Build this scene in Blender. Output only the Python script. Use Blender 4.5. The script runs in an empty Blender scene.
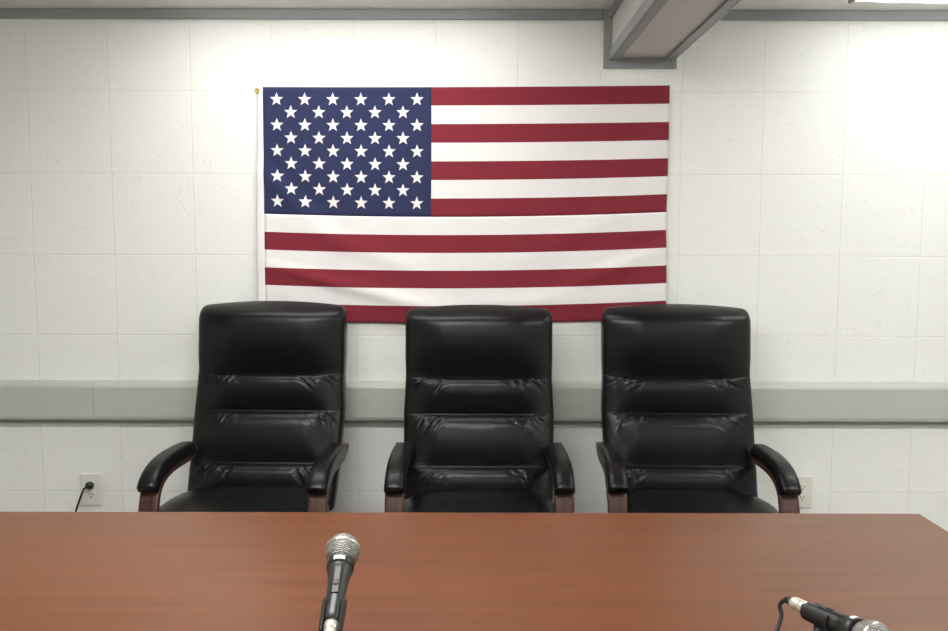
import bpy, bmesh, math, random
import numpy as np
from mathutils import Vector, Matrix

SC = bpy.context.scene
COL = SC.collection
PI = math.pi
EYE = 1.36

# ------------------------------------------------------------------ camera
cam_d = bpy.data.cameras.new('camera')
cam_d.sensor_fit = 'HORIZONTAL'
cam_d.sensor_width = 36.0
cam_d.lens = 36.0 * 860.94 / 948.0
cam_d.clip_start = 0.02
cam = bpy.data.objects.new('camera', cam_d)
COL.objects.link(cam)
rt = Vector((0.99999723, 0.0000541, 0.00235320))
up = Vector((-0.00234891, 0.08753973, 0.99615826))
fw = Vector((0.00015208, 0.99616103, -0.08753962))
cam.matrix_world = Matrix(((rt.x, up.x, -fw.x, 0.0), (rt.y, up.y, -fw.y, -3.2656),
                           (rt.z, up.z, -fw.z, EYE), (0, 0, 0, 1)))
SC.camera = cam

# ------------------------------------------------------------------ world, exposure
w = bpy.data.worlds.new('world')
SC.world = w
w.use_nodes = True
w.node_tree.nodes['Background'].inputs[0].default_value = (0.9, 0.95, 1.0, 1)
w.node_tree.nodes['Background'].inputs[1].default_value = 0.05
SC.view_settings.view_transform = 'Standard'
SC.view_settings.look = 'None'
SC.view_settings.gamma = 1.0
SC.view_settings.use_curve_mapping = False
SC.view_settings.exposure = 0.09
LAMP_NEAR_L, LAMP_NEAR_R, LAMP_FILL = 7.6, 6.8, 28.0     # emission of the fluorescent lenses; the last is added fill, out of view

# ------------------------------------------------------------------ node helpers
class NT:
    def __init__(self, name):
        self.m = bpy.data.materials.new(name)
        self.m.use_nodes = True
        self.t = self.m.node_tree
        self.b = self.t.nodes['Principled BSDF']
    def n(self, typ, **kw):
        nd = self.t.nodes.new(typ)
        for k, v in kw.items():
            setattr(nd, k, v)
        return nd
    def link(self, a, b):
        self.t.links.new(a, b)
    def val(self, sock, v):
        if hasattr(v, 'is_output'):
            self.link(v, sock)
        else:
            sock.default_value = v
    def math(self, op, a, b=None, c=None, clamp=False):
        nd = self.n('ShaderNodeMath', operation=op)
        nd.use_clamp = clamp
        self.val(nd.inputs[0], a)
        if b is not None: self.val(nd.inputs[1], b)
        if c is not None: self.val(nd.inputs[2], c)
        return nd.outputs[0]
    def ss(self, v, lo, hi, o0=0.0, o1=1.0):
        nd = self.n('ShaderNodeMapRange', interpolation_type='SMOOTHSTEP')
        self.val(nd.inputs[0], v)
        nd.inputs[1].default_value = lo; nd.inputs[2].default_value = hi
        nd.inputs[3].default_value = o0; nd.inputs[4].default_value = o1
        return nd.outputs[0]
    def mix(self, f, a, b):
        nd = self.n('ShaderNodeMix', data_type='RGBA')
        self.val(nd.inputs[0], f)
        self.val(nd.inputs[6], a); self.val(nd.inputs[7], b)
        return nd.outputs[2]
    def obj(self):
        return self.n('ShaderNodeTexCoord').outputs['Object']
    def noise(self, vec, scale, detail=3.0, rough=0.5):
        nd = self.n('ShaderNodeTexNoise')
        self.link(vec, nd.inputs['Vector'])
        nd.inputs['Scale'].default_value = scale
        nd.inputs['Detail'].default_value = detail
        nd.inputs['Roughness'].default_value = rough
        return nd.outputs['Fac']
    def mapping(self, vec, scale=(1, 1, 1), rot=(0, 0, 0)):
        nd = self.n('ShaderNodeMapping')
        self.link(vec, nd.inputs[0])
        nd.inputs['Scale'].default_value = scale
        nd.inputs['Rotation'].default_value = rot
        return nd.outputs[0]
    def bump(self, h, strength=0.3, dist=0.002):
        nd = self.n('ShaderNodeBump')
        nd.inputs['Strength'].default_value = strength
        nd.inputs['Distance'].default_value = dist
        self.link(h, nd.inputs['Height'])
        self.link(nd.outputs[0], self.b.inputs['Normal'])
    def base(self, c, rough=0.5, metal=0.0, spec=0.5, coat=0.0, coat_rough=0.1):
        self.val(self.b.inputs['Base Color'], c if hasattr(c, 'is_output') else (c[0], c[1], c[2], 1))
        self.val(self.b.inputs['Roughness'], rough)
        self.b.inputs['Metallic'].default_value = metal
        self.b.inputs['Specular IOR Level'].default_value = spec
        self.b.inputs['Coat Weight'].default_value = coat
        self.b.inputs['Coat Roughness'].default_value = coat_rough

def rgb(r, g, b): return (r, g, b, 1.0)

def plain(name, c, rough=0.5, metal=0.0, spec=0.5, nscale=60, namt=0.08, bump=0.0):
    """simple procedural finish: faint mottling of colour, optional fine bump"""
    m = NT(name)
    f = m.noise(m.obj(), nscale, 3)
    lo = tuple(x * (1 - namt) for x in c); hi = tuple(min(1, x * (1 + namt)) for x in c)
    m.base(m.mix(f, rgb(*lo), rgb(*hi)), rough, metal, spec)
    if bump: m.bump(f, bump, 0.001)
    return m.m

TILE = 0.3048
TX0, TZ0 = -1.666, 1.91
def tile_material(name, axes, col, off):
    m = NT(name)
    o = m.obj()
    sep = m.n('ShaderNodeSeparateXYZ'); m.link(o, sep.inputs[0])
    ds = []
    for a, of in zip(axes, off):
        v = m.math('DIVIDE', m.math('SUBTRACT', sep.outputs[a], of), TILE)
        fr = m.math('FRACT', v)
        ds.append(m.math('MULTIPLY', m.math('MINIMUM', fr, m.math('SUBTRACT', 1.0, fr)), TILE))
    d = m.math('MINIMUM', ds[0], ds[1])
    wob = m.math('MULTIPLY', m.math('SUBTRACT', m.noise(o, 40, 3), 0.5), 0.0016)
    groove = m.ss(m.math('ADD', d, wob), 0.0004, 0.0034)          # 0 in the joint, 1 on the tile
    # pits of the mineral tile under the paint
    vo = m.n('ShaderNodeTexVoronoi'); m.link(o, vo.inputs['Vector']); vo.inputs['Scale'].default_value = 75
    patch = m.noise(o, 16, 3, 0.6)
    pit = m.math('MULTIPLY', m.ss(vo.outputs['Distance'], 0.16, 0.30, 1.0, 0.0), m.ss(patch, 0.50, 0.60))
    fine = m.noise(o, 190, 2)
    mott = m.noise(o, 2.2, 3)
    c = m.mix(mott, rgb(*[x * 0.975 for x in col]), rgb(*col))
    c = m.mix(m.math('MULTIPLY', pit, 0.30), c, rgb(col[0] * .55, col[1] * .55, col[2] * .50))
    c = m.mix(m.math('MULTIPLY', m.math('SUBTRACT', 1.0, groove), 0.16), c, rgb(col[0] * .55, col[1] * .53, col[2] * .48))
    m.base(c, 0.62, spec=0.35)
    h = m.math('SUBTRACT', m.math('ADD', groove, m.math('MULTIPLY', fine, 0.25)), m.math('MULTIPLY', pit, 0.5))
    m.bump(h, 0.55, 0.0016)
    return m.m

def leather_material():
    m = NT('black_leather')
    o = m.obj()
    vo = m.n('ShaderNodeTexVoronoi'); m.link(o, vo.inputs['Vector']); vo.inputs['Scale'].default_value = 420
    big = m.noise(o, 30, 4)
    f = m.noise(o, 6, 3)
    m.base(m.mix(f, rgb(.0036, .0037, .0040), rgb(.0065, .0066, .0070)), m.math('MULTIPLY_ADD', big, 0.10, 0.27), spec=0.28)
    h = m.math('ADD', m.math('MULTIPLY', vo.outputs['Distance'], 0.35), m.math('MULTIPLY', big, 0.8))
    m.bump(h, 0.16, 0.0012)
    return m.m

def wood_material(name, dark, mid, light, grain, rough, axis_scale, coat=0.0, bump=0.03):
    m = NT(name)
    o = m.obj()
    st = m.mapping(o, axis_scale)
    g1 = m.noise(st, grain, 6, 0.62)
    g2 = m.noise(m.mapping(o, tuple(x * 0.35 for x in axis_scale)), grain, 3, 0.5)
    g3 = m.noise(m.mapping(o, tuple(x * 3.0 for x in axis_scale)), grain, 2, 0.5)
    c = m.mix(m.ss(g2, 0.3, 0.7), rgb(*mid), rgb(*light))
    c = m.mix(m.ss(g1, 0.42, 0.72), c, rgb(*dark))
    c = m.mix(m.math('MULTIPLY', m.ss(g3, 0.55, 0.75), 0.15), c, rgb(*dark))
    m.base(c, rough, spec=0.44, coat=coat, coat_rough=0.15)
    if bump: m.bump(g1, bump, 0.001)
    return m.m

def emit_material(name, c, s):
    m = NT(name)
    f = m.noise(m.obj(), 3, 1)
    m.base((.85, .85, .85), 0.4)
    m.link(m.mix(f, rgb(*[x * .98 for x in c]), rgb(*c)), m.b.inputs['Emission Color'])
    m.b.inputs['Emission Strength'].default_value = s
    return m.m

def cloth_material(name, c):
    m = NT(name)
    o = m.obj()
    w1 = m.n('ShaderNodeTexWave', wave_type='BANDS', bands_direction='X'); m.link(o, w1.inputs[0]); w1.inputs['Scale'].default_value = 160
    w2 = m.n('ShaderNodeTexWave', wave_type='BANDS', bands_direction='Z'); m.link(o, w2.inputs[0]); w2.inputs['Scale'].default_value = 160
    h = m.math('ADD', w1.outputs['Fac'], w2.outputs['Fac'])
    f = m.noise(o, 9, 3)
    m.base(m.mix(f, rgb(*[x * .94 for x in c]), rgb(*[min(1, x * 1.05) for x in c])), 0.8, spec=0.2)
    m.b.inputs['Sheen Weight'].default_value = 0.15
    m.bump(h, 0.12, 0.0006)
    return m.m

def mesh_grille_material():
    m = NT('steel_mesh_grille')
    o = m.obj()
    a = m.n('ShaderNodeTexWave', wave_type='BANDS', bands_direction='Z'); m.link(o, a.inputs[0]); a.inputs['Scale'].default_value = 115
    b = m.n('ShaderNodeTexVoronoi'); m.link(o, b.inputs['Vector']); b.inputs['Scale'].default_value = 480
    h = m.math('MULTIPLY', a.outputs['Fac'], m.ss(b.outputs['Distance'], 0.2, 0.6, 1.0, 0.35))
    m.base(m.mix(h, rgb(.05, .05, .048), rgb(.74, .73, .68)), 0.42, metal=0.55)
    m.bump(h, 0.6, 0.0015)
    return m.m

M = {}
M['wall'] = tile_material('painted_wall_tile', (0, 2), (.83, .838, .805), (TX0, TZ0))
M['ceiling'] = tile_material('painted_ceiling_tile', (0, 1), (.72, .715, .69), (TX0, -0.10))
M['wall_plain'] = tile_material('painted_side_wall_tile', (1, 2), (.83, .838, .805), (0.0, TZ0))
M['floor'] = plain('vinyl_floor', (.36, .345, .315), 0.45, nscale=14, namt=.15)
M['trim'] = plain('grey_painted_trim', (.27, .285, .29), 0.42, nscale=25, namt=.05)
M['rail'] = plain('grey_vinyl_rail', (.46, .47, .43), 0.42, nscale=12, namt=.03)
M['rail_shade'] = plain('rail_shade_paint', (.16, .17, .14), 0.6)  # shade colour for the strip under the rail
M['beam'] = plain('beam_panel_paint', (.60, .58, .545), 0.6, nscale=8, namt=.04)
M['leather'] = leather_material()
M['arm_wood'] = wood_material('mahogany_arm', (.028, .011, .009), (.060, .023, .018), (.088, .036, .027), 9, 0.4, (8, 1.4, 1.4), coat=0.05)
M['table'] = wood_material('cherry_laminate', (.100, .0275, .006), (.122, .035, .0077), (.142, .042, .0098), 3.2, 0.285, (0.8, 14, 14), bump=0.0)
M['table_edge'] = plain('cherry_edge_band', (.23, .085, .04), 0.35, nscale=30)
M['steel_dark'] = plain('black_steel', (.02, .02, .02), 0.4, metal=0.3)
M['plastic'] = plain('black_plastic', (.015, .015, .016), 0.45)
M['mic_body'] = plain('charcoal_enamel', (.035, .037, .036), 0.36, metal=0.35, nscale=300, namt=.2, bump=.05)
M['chrome'] = plain('nickel', (.62, .61, .57), 0.28, metal=0.9)
M['nickel_pale'] = plain('pale_nickel', (.80, .77, .66), 0.32, metal=0.6)
M['pale'] = plain('pale_blue_patch', (.62, .70, .78), 0.3)
M['grille'] = mesh_grille_material()
M['rubber'] = plain('black_rubber', (.012, .012, .012), 0.6)
M['brass'] = plain('brass', (.55, .40, .12), 0.32, metal=0.9)
M['ivory'] = plain('ivory_plate', (.72, .72, .66), 0.4, namt=.03)
M['slot'] = plain('dark_slot', (.03, .03, .028), 0.7)
M['red'] = cloth_material('red_cloth', (.21, .020, .035))
M['white'] = cloth_material('white_cloth', (.80, .78, .77))
M['blue'] = cloth_material('navy_cloth', (.024, .030, .087))
M['lamp_metal'] = plain('white_lamp_metal', (.70, .70, .68), 0.4)
M['endcap'] = plain('grey_lamp_endcap', (.30, .31, .28), 0.5)

# ------------------------------------------------------------------ mesh helpers
def obj(name, bm, mats, parent=None, smooth=False, bevel=0.0, loc=None):
    me = bpy.data.meshes.new(name)
    bmesh.ops.recalc_face_normals(bm, faces=bm.faces[:])
    bm.to_mesh(me); bm.free()
    if not isinstance(mats, (list, tuple)): mats = [mats]
    for mt in mats: me.materials.append(mt)
    if smooth:
        me.polygons.foreach_set('use_smooth', [True] * len(me.polygons))
    o = bpy.data.objects.new(name, me)
    COL.objects.link(o)
    if parent is not None: o.parent = parent
    if loc is not None: o.location = loc
    if bevel > 0:
        md = o.modifiers.new('bevel', 'BEVEL'); md.width = bevel; md.segments = 3; md.limit_method = 'ANGLE'
        md.harden_normals = False
    return o

def tag(o, label, cat, group=None):
    o['label'] = label; o['category'] = cat
    if group: o['group'] = group
    return o

def thing(name, label, cat, loc=(0, 0, 0), rz=0.0, group=None):
    o = bpy.data.objects.new(name, None)
    o.empty_display_size = 0.1
    COL.objects.link(o)
    o.location = loc; o.rotation_euler = (0, 0, rz)
    return tag(o, label, cat, group)

def struct(o):
    o['kind'] = 'structure'
    return o

def box(bm, x0, x1, y0, y1, z0, z1, mi=0):
    vs = [bm.verts.new((x, y, z)) for z in (z0, z1) for y in (y0, y1) for x in (x0, x1)]
    for q in ((0, 2, 3, 1), (4, 5, 7, 6), (0, 1, 5, 4), (2, 6, 7, 3), (0, 4, 6, 2), (1, 3, 7, 5)):
        f = bm.faces.new([vs[i] for i in q]); f.material_index = mi
    return vs

def boxes(*bs):
    bm = bmesh.new()
    for b in bs: box(bm, *b)
    return bm

def rings_to_mesh(bm, rings, cap=True, close=True, mi=0):
    vr = [[bm.verts.new(p) for p in r] for r in rings]
    n = len(vr[0])
    for a, b in zip(vr[:-1], vr[1:]):
        for i in range(n if close else n - 1):
            j = (i + 1) % n
            f = bm.faces.new((a[i], a[j], b[j], b[i])); f.material_index = mi
    if cap:
        f = bm.faces.new(vr[0][::-1]); f.material_index = mi
        f = bm.faces.new(vr[-1]); f.material_index = mi
    return vr

def frame_of(axis):
    a = Vector(axis).normalized()
    u = a.cross(Vector((0, 0, 1)))
    if u.length < 1e-4: u = Vector((1, 0, 0))
    u.normalize()
    return a, u, u.cross(a)

def lathe(bm, prof, base=(0, 0, 0), axis=(0, 0, 1), n=40, mi=0):
    """prof: (distance along axis, radius)"""
    a, u, v = frame_of(axis)
    base = Vector(base)
    rings = []
    for t, r in prof:
        c = base + a * t
        rings.append([c + (u * math.cos(2 * PI * k / n) + v * math.sin(2 * PI * k / n)) * max(r, 1e-5) for k in range(n)])
    rings_to_mesh(bm, rings, mi=mi)

def catmull(pts, sub=8):
    pts = [Vector(p) for p in pts]
    P = [pts[0] * 2 - pts[1]] + pts + [pts[-1] * 2 - pts[-2]]
    out = []
    for i in range(1, len(P) - 2):
        for k in range(sub):
            t = k / sub
            p0, p1, p2, p3 = P[i - 1], P[i], P[i + 1], P[i + 2]
            out.append(0.5 * ((2 * p1) + (p2 - p0) * t + (2 * p0 - 5 * p1 + 4 * p2 - p3) * t * t + (3 * p1 - p0 - 3 * p2 + p3) * t ** 3))
    out.append(pts[-1])
    return out

def tube(bm, pts, r, n=12, sub=8, mi=0):
    pts = catmull(pts, sub) if sub > 1 else [Vector(p) for p in pts]
    rings = []
    prev = None
    for i, p in enumerate(pts):
        d = (pts[min(i + 1, len(pts) - 1)] - pts[max(i - 1, 0)]).normalized()
        if prev is None:
            _, u, v = frame_of(d)
        else:
            u = (prev - d * prev.dot(d)).normalized(); v = d.cross(u)
        prev = u
        rr = r(i / (len(pts) - 1)) if callable(r) else r
        rings.append([p + (u * math.cos(2 * PI * k / n) + v * math.sin(2 * PI * k / n)) * rr for k in range(n)])
    rings_to_mesh(bm, rings, mi=mi)

def superloop(n, e):
    out = []
    for k in range(n):
        a = 2 * PI * k / n
        c, s = math.cos(a), math.sin(a)
        out.append((math.copysign(abs(c) ** (2 / e), c), math.copysign(abs(s) ** (2 / e), s)))
    return out

def strap(bm, path, x0, half_w, thick, e=4.0, n=28, sub=8):
    """sweep of a rounded flat section along a path in the y-z plane; thick(t) and half_w(t) may vary"""
    pts = catmull([(0, y, z) for y, z in path], sub)
    L = superloop(n, e)
    rings = []
    N = len(pts)
    for i, p in enumerate(pts):
        d = (pts[min(i + 1, N - 1)] - pts[max(i - 1, 0)]).normalized()
        nrm = Vector((0, -d.z, d.y))
        t = i / (N - 1)
        hw = half_w(t) if callable(half_w) else half_w
        th = thick(t) if callable(thick) else thick
        rings.append([Vector((x0 + c * hw, p.y, p.z)) + nrm * (s * th * 0.5) for c, s in L])
    rings_to_mesh(bm, rings)

# ------------------------------------------------------------------ room shell
RX0, RX1, RY0, CEIL = -2.9, 3.2, -6.2, 2.205
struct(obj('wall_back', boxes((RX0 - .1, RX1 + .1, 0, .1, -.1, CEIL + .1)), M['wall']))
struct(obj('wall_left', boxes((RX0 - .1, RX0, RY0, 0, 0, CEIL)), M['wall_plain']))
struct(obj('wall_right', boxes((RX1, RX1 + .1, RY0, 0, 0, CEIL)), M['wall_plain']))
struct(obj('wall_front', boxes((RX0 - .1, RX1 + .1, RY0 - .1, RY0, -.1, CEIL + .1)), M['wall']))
struct(obj('floor', boxes((RX0 - .1, RX1 + .1, RY0, 0, -.1, 0)), M['floor']))
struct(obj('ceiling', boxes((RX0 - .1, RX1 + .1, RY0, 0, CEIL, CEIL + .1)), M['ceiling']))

# boxed beam running towards the camera
BX0, BX1, BZ = 0.508, 0.732, 2.033
struct(obj('ceiling_beam', boxes((BX0, BX1, RY0, 0, BZ, CEIL)), M['beam']))
TT = 0.012
def trim(name, bm, mat='trim', bevel=0.003): return struct(obj(name, bm, M[mat], bevel=bevel))
TB = 2.169
trim('trim_1', boxes((RX0, BX0 - .031, -TT, 0, TB, CEIL)))                                # wall top, left of the beam
trim('trim_2', boxes((BX1 + .017, RX1, -TT, 0, TB, CEIL)))                                # wall top, right of the beam
bm = boxes((BX0 - .031, BX0, -TT, 0, 1.994, CEIL), (BX0, BX1, -TT, 0, 1.994, BZ),
           (BX1, BX1 + .017, -TT, 0, 1.994, CEIL))
trim('trim_3', bm, bevel=0.002)                                                          # frame where beam meets wall
trim('trim_4', boxes((BX0 - .010, BX0, RY0, -TT, BZ - .010, BZ + .030), (BX0, BX0 + .030, RY0, -TT, BZ - .010, BZ)), bevel=0.002)
trim('trim_5', boxes((BX1, BX1 + .010, RY0, -TT, BZ - .010, BZ + .030), (BX1 - .026, BX1, RY0, -TT, BZ - .010, BZ)), bevel=0.002)
trim('trim_6', boxes((BX0 - .012, BX0, RY0, -TT, CEIL - .030, CEIL)), bevel=0.002)
trim('trim_7', boxes((BX1, BX1 + .012, RY0, -TT, CEIL - .030, CEIL)), bevel=0.002)

# bumper rail on the wall, in two lengths butted at a seam
def rail(name, x0, x1):
    prof = [(0, .822), (-.012, .821), (-.026, .815), (-.036, .807), (-.040, .799), (-.040, .688), (-.037, .678),
            (-.030, .671), (-.018, .667), (0, .666)]
    bm = bmesh.new()
    rings_to_mesh(bm, [[(x, y, z) for y, z in prof] for x in (x0, x1)])
    o = struct(obj(name, bm, M['rail'], smooth=False))
    bm = boxes((x0, x1, -.022, 0, .657, .667))  # dark strip painting in the shadow along the rail's lower edge
    obj('rail_shade_strip', bm, M['rail_shade'], o)
rail('trim_8', RX0, -1.4448)
rail('trim_9', -1.4432, RX1)
struct(obj('baseboard_back', boxes((RX0, RX1, -.012, 0, 0, .10)), M['trim'], bevel=.003))

# ------------------------------------------------------------------ fluorescent ceiling lights
def ceiling_light(x0, x1, yc, rz, strength, label, hw=.15, drop=.042):
    L = (x1 - x0) / 2
    t = thing('ceiling_light', label, 'ceiling light', ((x0 + x1) / 2, yc, CEIL - drop), rz, 'fluorescent fixtures on the ceiling')
    obj('housing', boxes((-L, L, -hw * .8, hw * .8, drop * .55, drop - .001)), M['lamp_metal'], t)
    prof = [(-hw, drop * .55), (-hw, drop * .3), (-hw * .93, .003), (-hw * .8, 0), (hw * .8, 0), (hw * .93, .003), (hw, drop * .3), (hw, drop * .55)]
    bm = bmesh.new()
    rings_to_mesh(bm, [[(x, y, z) for y, z in prof] for x in (-L + .012, L - .012)])
    obj('lens', bm, emit_material('fluorescent_lens', (1.0, .992, .962), strength), t)
    for s in (-1, 1):
        a, b = sorted((s * L, s * (L - .0115)))
        obj('end_cap', boxes((a, b, -hw - .002, hw + .002, -.002, drop - .001)), M['endcap'], t, bevel=.002)
    return t
ceiling_light(1.275, 2.495, -.373, math.radians(4), LAMP_NEAR_R, 'long white fluorescent ceiling light by the wall, right of the grey beam')
ceiling_light(-1.10, 0.12, -.452, 0, LAMP_NEAR_L, 'fluorescent ceiling light above the flag, left of the grey beam')
for x in (-.49, 1.885):  # unseen fixtures added to brighten the wall between the chairs
    for y in (-1.85, -5.1):
        side = 'left' if x < 0 else 'right-hand'
        row = {-1.85: 'above the table', -5.1: 'behind the camera'}[y]
        ceiling_light(x - .61, x + .61, y, 0, LAMP_FILL * (1.08 if x < 0 else .72), 'added fluorescent fill light %s on the %s side of the beam' % (row, side))

# ------------------------------------------------------------------ flag
def flag_point(s, t, lift=0.0):
    xl = -.785 - .005 * t
    xr = .724 + .004 * math.sin(t * 9) * t
    k = 3 * min(1, t / .7) ** 2 - 2 * min(1, t / .7) ** 3
    sag = 4 * s * (1 - s) * (.003 + .0135 * k)
    z = (1.923 + .009 * s) - (.868 - .002 * s) * t - sag
    x = xl + (xr - xl) * s
    y = -.011
    def fold(px, pz, ang, wdt, ln, amp):
        ca, sa = math.cos(ang), math.sin(ang)
        du, dv = (x - px), (z - pz)
        a = du * ca + dv * sa; b = -du * sa + dv * ca
        return .7 * amp * math.exp(-(b / wdt) ** 2) * math.exp(-(a / ln) ** 2)
    y -= fold(-.70, 1.52, -.75, .030, .20, .013)
    y += fold(-.66, 1.56, -.75, .025, .20, .006)
    y -= fold(-.45, 1.33, -.35, .035, .30, .010)
    y -= fold(-.62, 1.22, -.28, .022, .25, .010)
    y -= fold(-.30, 1.14, -.25, .030, .30, .014)
    y -= fold(.42, 1.40, .45, .035, .28, .010)
    y -= fold(.50, 1.24, .40, .030, .24, .012)
    y += fold(.55, 1.31, .42, .025, .22, .005)
    y -= fold(.10, 1.12, .05, .030, .40, .010)
    y -= fold(.56, 1.62, .9, .030, .16, .006)
    y -= .002 * math.sin(x * 9 + t * 2) * t + .002 * t
    return Vector((x, min(y, -.004) - lift, z))

flag = thing('flag', 'large red, white and blue stars-and-stripes flag hung flat on the wall', 'flag', (0, 0, 1.05))
FO = Vector((0, 0, 1.05))
SC_S = .4145                                  # canton share of the length
def cloth_grid(bm, s0, s1, t0, t1, ns, nt, mi=0):
    g = [[bm.verts.new(flag_point(s0 + (s1 - s0) * i / ns, t0 + (t1 - t0) * j / nt) - FO) for i in range(ns + 1)] for j in range(nt + 1)]
    for j in range(nt):
        for i in range(ns):
            f = bm.faces.new((g[j][i], g[j + 1][i], g[j + 1][i + 1], g[j][i + 1])); f.material_index = mi
def thicken(o, t=.0012):
    md = o.modifiers.new('solid', 'SOLIDIFY'); md.thickness = t; md.offset = -1
bm = bmesh.new()
for k in range(13):
    s0 = SC_S if k < 7 else 0.0
    cloth_grid(bm, s0, 1.0, k / 13, (k + 1) / 13, 70 if k < 7 else 120, 7, 0 if k % 2 == 0 else 1)
bmesh.ops.remove_doubles(bm, verts=bm.verts[:], dist=1e-5)
o = obj('stripe_field', bm, [M['red'], M['white']], flag, smooth=True); thicken(o)
bm = bmesh.new()
cloth_grid(bm, 0, SC_S, 0, 7 / 13, 60, 44, 0)
bmesh.ops.remove_doubles(bm, verts=bm.verts[:], dist=1e-5)
SR = .0255
W_, H_ = 1.505, .868
for r in range(9):
    n = 6 if r % 2 == 0 else 5
    for c in range(n):
        cs = SC_S * ((2 * c + 1 if n == 6 else 2 * c + 2) / 12 - .002)
        ct = (7 / 13) * ((r + 1) / 10) - .002
        ctr = bm.verts.new(flag_point(cs, ct, .0014) - FO)
        ring = []
        for k in range(10):
            rr = SR if k % 2 == 0 else SR * .42
            a = PI / 2 + k * PI / 5
            ring.append(bm.verts.new(flag_point(cs + rr * math.cos(a) / W_, ct - rr * math.sin(a) / H_, .0014) - FO))
        for k in range(10):
            f = bm.faces.new((ctr, ring[k], ring[(k + 1) % 10])); f.material_index = 1
o = obj('canton', bm, [M['blue'], M['white']], flag, smooth=True); thicken(o, .0010)
for p_ in o.data.polygons:
    if p_.material_index == 1: p_.use_smooth = False
bm = bmesh.new()
rows = []
for j in range(41):
    t = j / 40
    a = flag_point(0, t)
    wd = .019 + .012 * min(1, t / .6)
    rows.append([bm.verts.new(a + Vector((-wd * q, -.0015, -.0)) - FO) for q in (0, .33, .66, 1)])
for a, b in zip(rows[:-1], rows[1:]):
    for i in range(3): bm.faces.new((a[i], b[i], b[i + 1], a[i + 1]))
hd = obj('header', bm, M['white'], flag, smooth=True); thicken(hd, .002)
for t in (.016, .984):
    p = flag_point(0, t) + Vector((-.0205 if t < .5 else -.024, -.003, 0)) - FO
    bm = bmesh.new()
    lathe(bm, [(0, .0095), (.002, .0095), (.0032, .007), (.0032, .0045), (.001, .004)], p, (0, -1, 0), 24)
    obj('grommet', bm, M['brass'], hd, smooth=True)

# ------------------------------------------------------------------ wall outlets and the plugged-in cord
def outlet(x, z, label, w=.084, h=.126):
    t = thing('wall_outlet', label, 'outlet', (x, 0, z), 0, 'wall outlets under the bumper rail')
    obj('cover_plate', boxes((-w / 2, w / 2, -.010, -.0005, -h / 2, h / 2)), M['ivory'], t, bevel=.004)
    for s in (1, -1):
        bm = bmesh.new()
        rings_to_mesh(bm, [[(c * .017, y, s * .020 + q * .0145) for c, q in superloop(28, 3.2)] for y in (-.009, -.0125)])
        so = obj('socket', bm, M['ivory'], t, bevel=.0008)
        bm = boxes((-.0078, -.0052, -.0131, -.0115, s * .020 - .001, s * .020 + .0075), (.0052, .0078, -.0131, -.0115, s * .020 - .001, s * .020 + .0065))
        lathe(bm, [(0, .0028), (.0016, .0028)], (0, -.0115, s * .020 - .0075), (0, -1, 0), 14)
        obj('slot', bm, M['slot'], so)
    bm = bmesh.new(); lathe(bm, [(0, .0032), (.0012, .003)], (0, -.0098, 0), (0, -1, 0), 16)
    obj('screw', bm, M['chrome'], t)
    return t
outlet(-1.478, .395, 'ivory wall outlet with a black cord plugged in, left of the chairs')
outlet(1.270, .391, 'ivory wall outlet half hidden by the right chair arm, nothing plugged in', )
cord = thing('power_cord', 'thin dark power cord hanging from the left wall outlet', 'cord', (-1.478, -.02, 0))
bm = bmesh.new()
tube(bm, [(-.002, -.030, .414), (-.008, -.036, .408), (-.024, -.034, .370), (-.046, -.030, .310), (-.070, -.030, .20), (-.085, -.035, .08), (-.100, -.05, .006), (-.20, -.10, .0045), (-.42, -.08, .0045)], .0040, 10)
obj('cable', bm, M['rubber'], cord, smooth=True)
bm = bmesh.new()
lathe(bm, [(0, .0125), (.004, .0145), (.014, .0145), (.021, .011), (.024, .006)], (0, .0066, .415), (0, -1, .0), 26)
obj('plug', bm, M['plastic'], cord, smooth=True)

# ------------------------------------------------------------------ executive chairs
Y0 = -0.46                                   # chair origin: world y of the base centre
def smooth(a, b, x):
    t = np.clip((x - a) / (b - a), 0, 1); return t * t * (3 - 2 * t)

SEAMS = [.487, .587, .757, .884]             # heights of the horizontal creases
TOP = 1.137
def back_plane(z):                           # world y of the leaning back, before the padding
    return np.interp(z, [.40, .487, .60, .75, .90, 1.02, 1.14], [-.43, -.385, -.325, -.262, -.222, -.205, -.195])

def pad_depth(x, z, hw, rnd, head):
    """padding in front of the back plane: teardrop rolls between the seams, puckered at the ends"""
    u = np.abs(x) / hw
    if head:
        t = (TOP - z) / (TOP - SEAMS[3])
        d = .050 * np.sin(PI * np.clip(t, 0, 1) ** .70) ** .85
        d = d * (1 - .12 * u ** 2)
        mean = .018
        m = 1 - smooth(.45, 1.0, u)
        return mean + (d - mean) * (.35 + .65 * m)
    edges = [.38] + SEAMS
    amp = [.020, .034, .040, .036]
    d = np.zeros_like(z)
    for i in range(4):
        a, b = edges[i], edges[i + 1]
        t = np.clip((b - z) / (b - a), 0, 1)
        d += np.where((z >= a) & (z < b), amp[i] * np.sin(PI * t ** .46) ** .75, 0)
    mean = .017
    # creases are deep across the middle and run out towards the sides
    m = 1 - smooth(.52, .96, u)
    d = mean + (d - mean) * (.12 + .88 * m)
    for (x0, z0, dx, dz, ln, wd, am) in rnd:
        a = (x - x0) * dx + (z - z0) * dz
        b = (x - x0) * -dz + (z - z0) * dx
        b = b + .12 * a * np.sin(a * 25 + x0 * 90)
        env = smooth(-.006, .008, a) * (1 - smooth(ln * .35, ln, a))
        d -= am * env * (np.exp(-(b / wd) ** 2) - .45 * np.exp(-((b - wd * 1.7) / wd) ** 2))
    return d

def back_half_width(z):
    return np.interp(z, [.40, .487, .56, .66, .76, .88, .95, 1.06, 1.14], [.250, .258, .262, .265, .268, .263, .2655, .266, .264])

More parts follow.
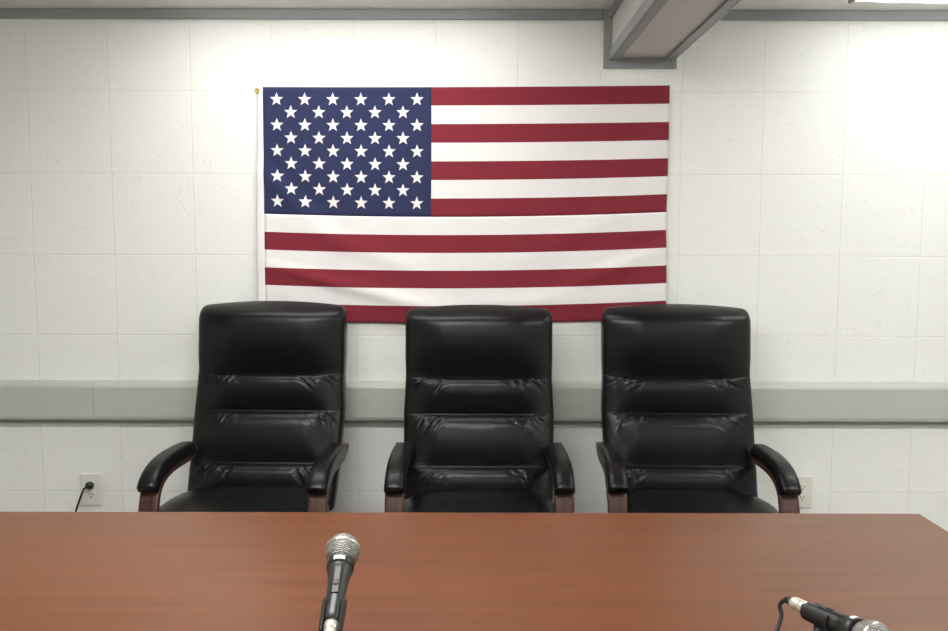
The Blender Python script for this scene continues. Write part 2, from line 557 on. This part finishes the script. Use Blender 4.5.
def back_mesh(zs, rnd, head, nx=120):
    bm = bmesh.new()
    L = np.array(superloop(nx * 2, 4.2))
    rings = []
    for z in zs:
        hw = float(back_half_width(z))
        kd = 1.0
        zz = np.full(len(L), z)
        if head and z > TOP - .055:
            q = (z - (TOP - .055)) / .055
            hw *= .90 + .10 * (1 - q ** 3.0) ** (1 / 2.6) if q < 1 else .90
            kd = max(.02, (1 - q ** 2.2)) ** .5
        x = L[:, 0] * hw
        if head:
            zz = zz - .017 * (x / .266) ** 2 * smooth(.95, TOP, z)
        yb = back_plane(z)
        front = L[:, 1] < 0
        dep = pad_depth(x, zz, hw, rnd, head)
        mid = yb + .048
        y = np.where(front, mid + L[:, 1] * (.048 + dep) * kd, mid + L[:, 1] * .052 * kd)
        rings.append([(float(a), float(b) - Y0, float(c)) for a, b, c in zip(x, y, zz)])
    rings_to_mesh(bm, rings)
    return bm

def make_wrinkles(rg):
    out = []
    for i, zs in enumerate(SEAMS[1:], 1):
        for s in (-1, 1):
            for k in range(7):
                x0 = s * rg.uniform(.10, .215)
                an = rg.uniform(.5, 1.15)          # fans outwards and down
                dx, dz = s * math.cos(an), -math.sin(an)
                out.append((x0, zs - .004, dx, dz, rg.uniform(.035, .085), rg.uniform(.0028, .005), rg.uniform(.0025, .0060)))
        for k in range(14):
            out.append((rg.uniform(-.19, .19), zs - .003, rg.uniform(-.15, .15), -1.0, rg.uniform(.018, .06), rg.uniform(.0022, .0045), rg.uniform(.0012, .0030)))
    # vertical pulls up from the lower creases
    for k in range(8):
        zs = rg.choice(SEAMS[:3])
        out.append((rg.uniform(-.18, .18), zs + .006, rg.uniform(-.25, .25), 1.0, rg.uniform(.03, .07), .004, rg.uniform(.0010, .0022)))
    return out

def seat_mesh():
    bm = bmesh.new()
    rings = []
    n = 96
    L = superloop(n, 3.6)
    yc, hl = -.635, .265                       # world centre and half length
    for k, (q, zf) in enumerate([(0.80, 0.0), (.93, .02), (.985, .12), (1.0, .3), (1.0, .62), (.985, .80), (.95, .91), (.88, .975), (.76, 1.0), (.6, 1.012), (.4, 1.018), (.2, 1.02)]):
        r = []
        for c, s in L:
            x = c * .270 * q; y = yc + s * hl * q
            fy = (y - (yc - hl)) / (2 * hl)
            top = .523 + .012 * math.sin(PI * min(1, max(0, 1 - fy)) ** .8) - .035 * max(0, .22 - fy) ** 1.0
            top -= .012 * (abs(x) / .27) ** 4
            r.append((x, y - Y0, .40 + (top - .40) * zf))
        rings.append(r)
    rings_to_mesh(bm, rings)
    return bm

ARM_PATH = [(-.290, .646), (-.310, .634), (-.36, .622), (-.43, .622), (-.51, .624), (-.578, .619), (-.625, .604), (-.656, .578), (-.676, .53), (-.684, .48), (-.676, .435), (-.640, .405), (-.58, .395), (-.48, .392)]
def executive_chair(cx, rz, seed, label, dz=0.0, dy=0.0):
    rg = random.Random(seed)
    t = thing('executive_chair', label, 'chair', (cx, Y0 + dy, 0), rz, 'black leather executive chairs behind the table')
    wr = make_wrinkles(rg)
    zh = list(np.linspace(SEAMS[3] - .003, TOP - .06, 46)) + list(TOP - .055 * (1 - np.linspace(0, 1, 22) ** .6))
    obj('headrest', back_mesh([z for z in zh], wr, True), M['leather'], t, smooth=True, loc=(0, 0, dz))
    zb = np.linspace(.44, SEAMS[3] + .001, 190)
    obj('backrest', back_mesh(zb, wr, False), M['leather'], t, smooth=True, loc=(0, 0, dz))
    # hard shell behind the cushions
    bm = bmesh.new()
    L = superloop(48, 5)
    rings = []
    for z in np.linspace(.47, 1.085, 24):
        e = min(1, (z - .46) / .05, (1.09 - z) / .05 + .55)
        y = float(back_plane(z)) + .098
        rings.append([(c * .225 * (.9 + .1 * e), y + s * .010 - Y0, z) for c, s in L])
    rings_to_mesh(bm, rings)
    obj('back_shell', bm, M['plastic'], t, smooth=True)
    obj('seat', seat_mesh(), M['leather'], t, smooth=True, loc=(0, 0, dz))
    yy = lambda path: [(y - Y0, z) for y, z in path]
    for s in (-1, 1):
        x = s * .262
        bm = bmesh.new()
        strap(bm, yy([(y, z - .004) for y, z in ARM_PATH]), x, .0300, lambda q: .024, e=6)
        af = obj('armrest', bm, M['arm_wood'], t, smooth=True, loc=(0, 0, 0))
        af.data.polygons.foreach_set('use_smooth', [True] * len(af.data.polygons))
        # leather pad wrapped over the curve of the arm
        bm = bmesh.new()
        pp = [(-.318, .632), (-.37, .637), (-.43, .641), (-.51, .643), (-.582, .638), (-.634, .624), (-.668, .603), (-.683, .585)]
        def th(q): return .050 * (1 - (1 - min(1, q / .06)) ** 2) ** .5 * (1 - max(0, (q - .93) / .07) ** 3) + .004
        strap(bm, yy(pp), x, lambda q: .0315 - .006 * (1 - min(1, q / .08)) ** 2 - .004 * max(0, (q - .95) / .05) ** 2, th, e=3.2, n=36)
        obj('arm_pad', bm, M['leather'], af, smooth=True)
    # mechanism, gas column, five-star base and casters (under the table)
    obj('tilt_mechanism', boxes((-.24, .24, -.10 - .10, -.02, .385, .400), (-.09, .09, -.24, .02, .335, .386)), M['steel_dark'], t, bevel=.006)
    bm = bmesh.new(); lathe(bm, [(0, .030), (.16, .030), (.161, .018), (.27, .018)], (0, -.10, .09), (0, 0, 1), 24)
    obj('gas_column', bm, M['steel_dark'], t, smooth=False)
    for k in range(5):
        a = 2 * PI * k / 5 + .3
        ca, sa = math.cos(a), math.sin(a)
        bm = bmesh.new()
        tube(bm, [(ca * .02, -.10 + sa * .02, .105), (ca * .15, -.10 + sa * .15, .098), (ca * .29, -.10 + sa * .29, .076)], lambda q: .026 - .008 * q, 12)
        lg = obj('base_leg', bm, M['arm_wood'], t, smooth=True)
        bm = bmesh.new()
        ex, ey = ca * .285, -.10 + sa * .285
        for o_ in (-.014, .014):
            lathe(bm, [(-.008, .018), (-.006, .0245), (.006, .0245), (.008, .018)], (ex - sa * o_, ey + ca * o_, .0250), (-sa, ca, 0), 22)
        lathe(bm, [(0, .007), (.035, .007)], (ex, ey, .045), (0, 0, 1), 12)
        obj('caster', bm, M['plastic'], lg, smooth=False)
    return t
executive_chair(-.735, math.radians(-1.6), 3, 'black leather executive chair on the left, nearest the outlet with a cord', dz=0)
executive_chair(.0185, math.radians(0), 11, 'black leather executive chair in the middle, centred below the flag', dz=-.012)
executive_chair(.717, math.radians(-2.4), 7, 'black leather executive chair on the right, under the ceiling beam', dz=-.008)

# ------------------------------------------------------------------ conference table
TZ = .740
TX_0, TX_1, TY_0, TY_1 = -1.60, 1.018, -2.36, -1.345
table = thing('conference_table', 'long cherry wood conference table in front of the three chairs', 'table', (0, -1.85, 0))
bm = boxes((TX_0 + .003, TX_1 - .003, TY_0 + 1.853, TY_1 + 1.847, TZ - .030, TZ))
obj('tabletop', bm, M['table'], table, bevel=.0022)
bm = bmesh.new()
for b in ((TX_0, TX_1, TY_1 + 1.847, TY_1 + 1.85), (TX_0, TX_1, TY_0 + 1.85, TY_0 + 1.853), (TX_0, TX_0 + .003, TY_0 + 1.853, TY_1 + 1.847), (TX_1 - .003, TX_1, TY_0 + 1.853, TY_1 + 1.847)):
    box(bm, *b, TZ - .031, TZ - .0012)
obj('edge_band', bm, M['table_edge'], table)
for x in (TX_0 + .12, TX_1 - .15):
    obj('panel_leg', boxes((x, x + .03, -.38, .38, 0, TZ - .030)), M['table'], table, bevel=.002)
obj('modesty_panel', boxes((TX_0 + .15, TX_1 - .15, -.02, 0, .20, TZ - .030)), M['table'], table, bevel=.002)

# ------------------------------------------------------------------ microphones on desk stands
def microphone(head, tail, upv, label):
    """head = centre of the grille ball, tail = end of the body (world)"""
    H, T = Vector(head), Vector(tail)
    a = (H - T).normalized()
    u = (Vector(upv) - a * Vector(upv).dot(a)).normalized()
    v = u.cross(a)
    R = Matrix((v, u, a)).transposed().to_4x4()          # local x = v, y = u (switch side), z = a (towards the grille)
    t = thing('microphone', label, 'microphone', T)
    t.rotation_euler = R.to_euler()
    Ln = (H - T).length
    c = Ln
    bm = bmesh.new()
    pr = []
    for k in range(2, 25):
        an = -PI / 2 + PI * k / 24
        rr = .0258 * math.cos(an) ** (.8 if an < 0 else 1); zz = c + (.0250 if an > 0 else .0315) * math.sin(an)
        if k == 24: rr = .0004
        pr.append((zz, rr))
    lathe(bm, pr, n=48)
    g = obj('grille', bm, M['grille'], t, smooth=True)
    bm = bmesh.new()
    lathe(bm, [(c - .0035, .0256), (c - .0030, .0266), (c + .0030, .0266), (c + .0035, .0256)], n=48)
    obj('grille_band', bm, M['chrome'], g, smooth=True)
    bm = bmesh.new()
    lathe(bm, [(c - .042, .0185), (c - .0415, .0198), (c - .036, .0202), (c - .0290, .0206), (c - .0280, .0190)], n=40)
    obj('collar', bm, M['steel_dark'], t, smooth=True)
    bm = bmesh.new()
    lathe(bm, [(0, .0100), (.002, .0117), (.012, .0119), (.03, .0125), (.06, .0140), (.09, .0165), (c - .044, .0190), (c - .041, .0190)], n=40)
    obj('body', bm, M['mic_body'], t, smooth=True)
    # recessed switch plate with its slider
    def ybase(z): return np.interp(z, [.012, .03, .06, .09, c - .044], [.0119, .0125, .0140, .0165, .0190])
    bm = bmesh.new()
    rings = []
    for z in np.linspace(c - .098, c - .046, 10):
        y = float(ybase(z))
        rings.append([(-.0056, y - .003, z), (.0056, y - .003, z), (.0056, y + .0006, z), (.0040, y + .0016, z), (-.0040, y + .0016, z), (-.0056, y + .0006, z)])
    rings_to_mesh(bm, rings)
    sp = obj('switch_plate', bm, M['plastic'], t)
    zc = c - .080; y = float(ybase(zc))
    obj('switch', boxes((-.0028, .0028, y + .0010, y + .0034, zc - .005, zc + .005)), M['steel_dark'], sp, bevel=.0006)
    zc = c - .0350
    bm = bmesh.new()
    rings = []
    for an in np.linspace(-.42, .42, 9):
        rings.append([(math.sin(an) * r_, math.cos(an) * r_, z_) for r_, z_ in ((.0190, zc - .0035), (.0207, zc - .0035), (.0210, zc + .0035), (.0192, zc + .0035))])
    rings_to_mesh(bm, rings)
    obj('collar_patch', bm, M['pale'], t)  # small pale bluish patch on the switch side of the collar
    return t, a, u, v

def mic_stand(T, a, u, foot, label, c0=-.020, c1=.036, grp='desk microphone stands'):
    """clip cradles the rear of the microphone; pole down to a round weighted base at foot"""
    T = Vector(T)
    t = thing('microphone_stand', label, 'microphone stand', (foot[0], foot[1], TZ), 0, grp)
    o = Vector((foot[0], foot[1], TZ))
    bm = bmesh.new(); lathe(bm, [(0, .066), (.004, .070), (.010, .069), (.016, .058), (.020, .020), (.024, .012)], n=48)
    obj('base', bm, M['steel_dark'], t, smooth=True)
    c = T + a * (c0 + c1) / 2
    piv = c - u * .030
    # clip: an open C-section sleeve around the body
    v = a.cross(u)
    rings = []
    for q in np.linspace(0, 1, 10):
        z = c0 + (c1 - c0) * q
        ri = .0134 + .0010 * q; ro = ri + .0030
        loop = []
        A = [(-PI / 2 + s) for s in np.linspace(-2.25, 2.25, 25)]
        pt = T + a * z
        loop = [pt + (v * math.cos(b) + u * math.sin(b)) * ro for b in A] + [pt + (v * math.cos(b) + u * math.sin(b)) * ri for b in A[::-1]]
        rings.append([p - o for p in loop])
    bm = bmesh.new(); rings_to_mesh(bm, rings)
    cl = obj('clip', bm, M['plastic'], t, smooth=False)
    bm = bmesh.new()
    p0 = T + a * ((c0 + c1) / 2) - u * .0155
    tube(bm, [p0 - o, p0 - u * .016 - o, (piv - u * .012) - o], .0085, 16, 4)
    obj('knuckle', bm, M['plastic'], cl, smooth=True)
    bm = bmesh.new()
    e = piv - u * .012
    zm = max(TZ + .032, e.z - .030)
    tube(bm, [e - o, e - o + Vector((0, 0, -.005)), Vector((foot[0], foot[1], zm)) - o, Vector((0, 0, .018))], .0062, 16, 6)
    obj('pole', bm, M['steel_dark'], t, smooth=True)
    return t

def mic_cable(T, a, path, label, k=1.0):
    T = Vector(T)
    t = thing('microphone_cable', label, 'cable', (T.x, T.y, T.z), 0)
    bm = bmesh.new()
    lathe(bm, [(q * k, r_) for q, r_ in [(.0012, .0085), (.0014, .0098), (.014, .0100), (.0145, .0092), (.017, .0092), (.0175, .0098), (.030, .0095), (.036, .0075)]], (0, 0, 0), -a, 28)
    cn = obj('connector', bm, M['nickel_pale'], t, smooth=True)
    bm = bmesh.new()
    lathe(bm, [(.0355 * k, .0072), (.0355 * k + .006, .0066), (.0355 * k + .014, .0042)], (0, 0, 0), -a, 20)
    obj('boot', bm, M['rubber'], cn, smooth=True)
    bm = bmesh.new()
    tube(bm, [-a * .0355 * k, -a * (.0355 * k + .011)] + [Vector(p) - T for p in path], .0033, 12, 8)
    obj('cable', bm, M['rubber'], t, smooth=True)
    return t

# centre microphone, tipped back towards the chairs
H1, T1 = (-.197, -2.000, .892), (-.1935, -2.130, .8375)
m1, a1, u1, v1 = microphone(H1, T1, (0, -.35, 1), 'black handheld microphone with silver ball grille, standing head-up at table centre')
T1v = Vector(T1)
mic_stand(T1, a1, u1, (-.192, -2.14), 'black desk stand clipped to the centre microphone')
mic_cable(T1, a1, [(-.197, -2.225, .775), (-.205, -2.245, .750), (-.24, -2.28, .7435), (-.36, -2.31, .7435), (-.56, -2.335, .7435)], 'black cable plugged into the centre microphone')
# right microphone, pointing down to the lower right corner
H2, T2 = (.559, -2.110, .805), (.5085, -1.999, .8015)
m2, a2, u2, v2 = microphone(H2, T2, (0.1, .1, 1), 'black handheld microphone lying sideways near the right end of the table')
mic_stand(T2, a2, u2, (.522, -2.035), 'black desk stand holding the sideways microphone at the right', .002, .052)
mic_cable(T2, a2, [(.4830, -1.955, .789), (.4830, -1.962, .772), (.464, -1.985, .751), (.430, -2.02, .7435), (.39, -2.10, .7435), (.34, -2.22, .7435), (.20, -2.31, .7435)], 'black cable looping from the back of the right microphone', .85)
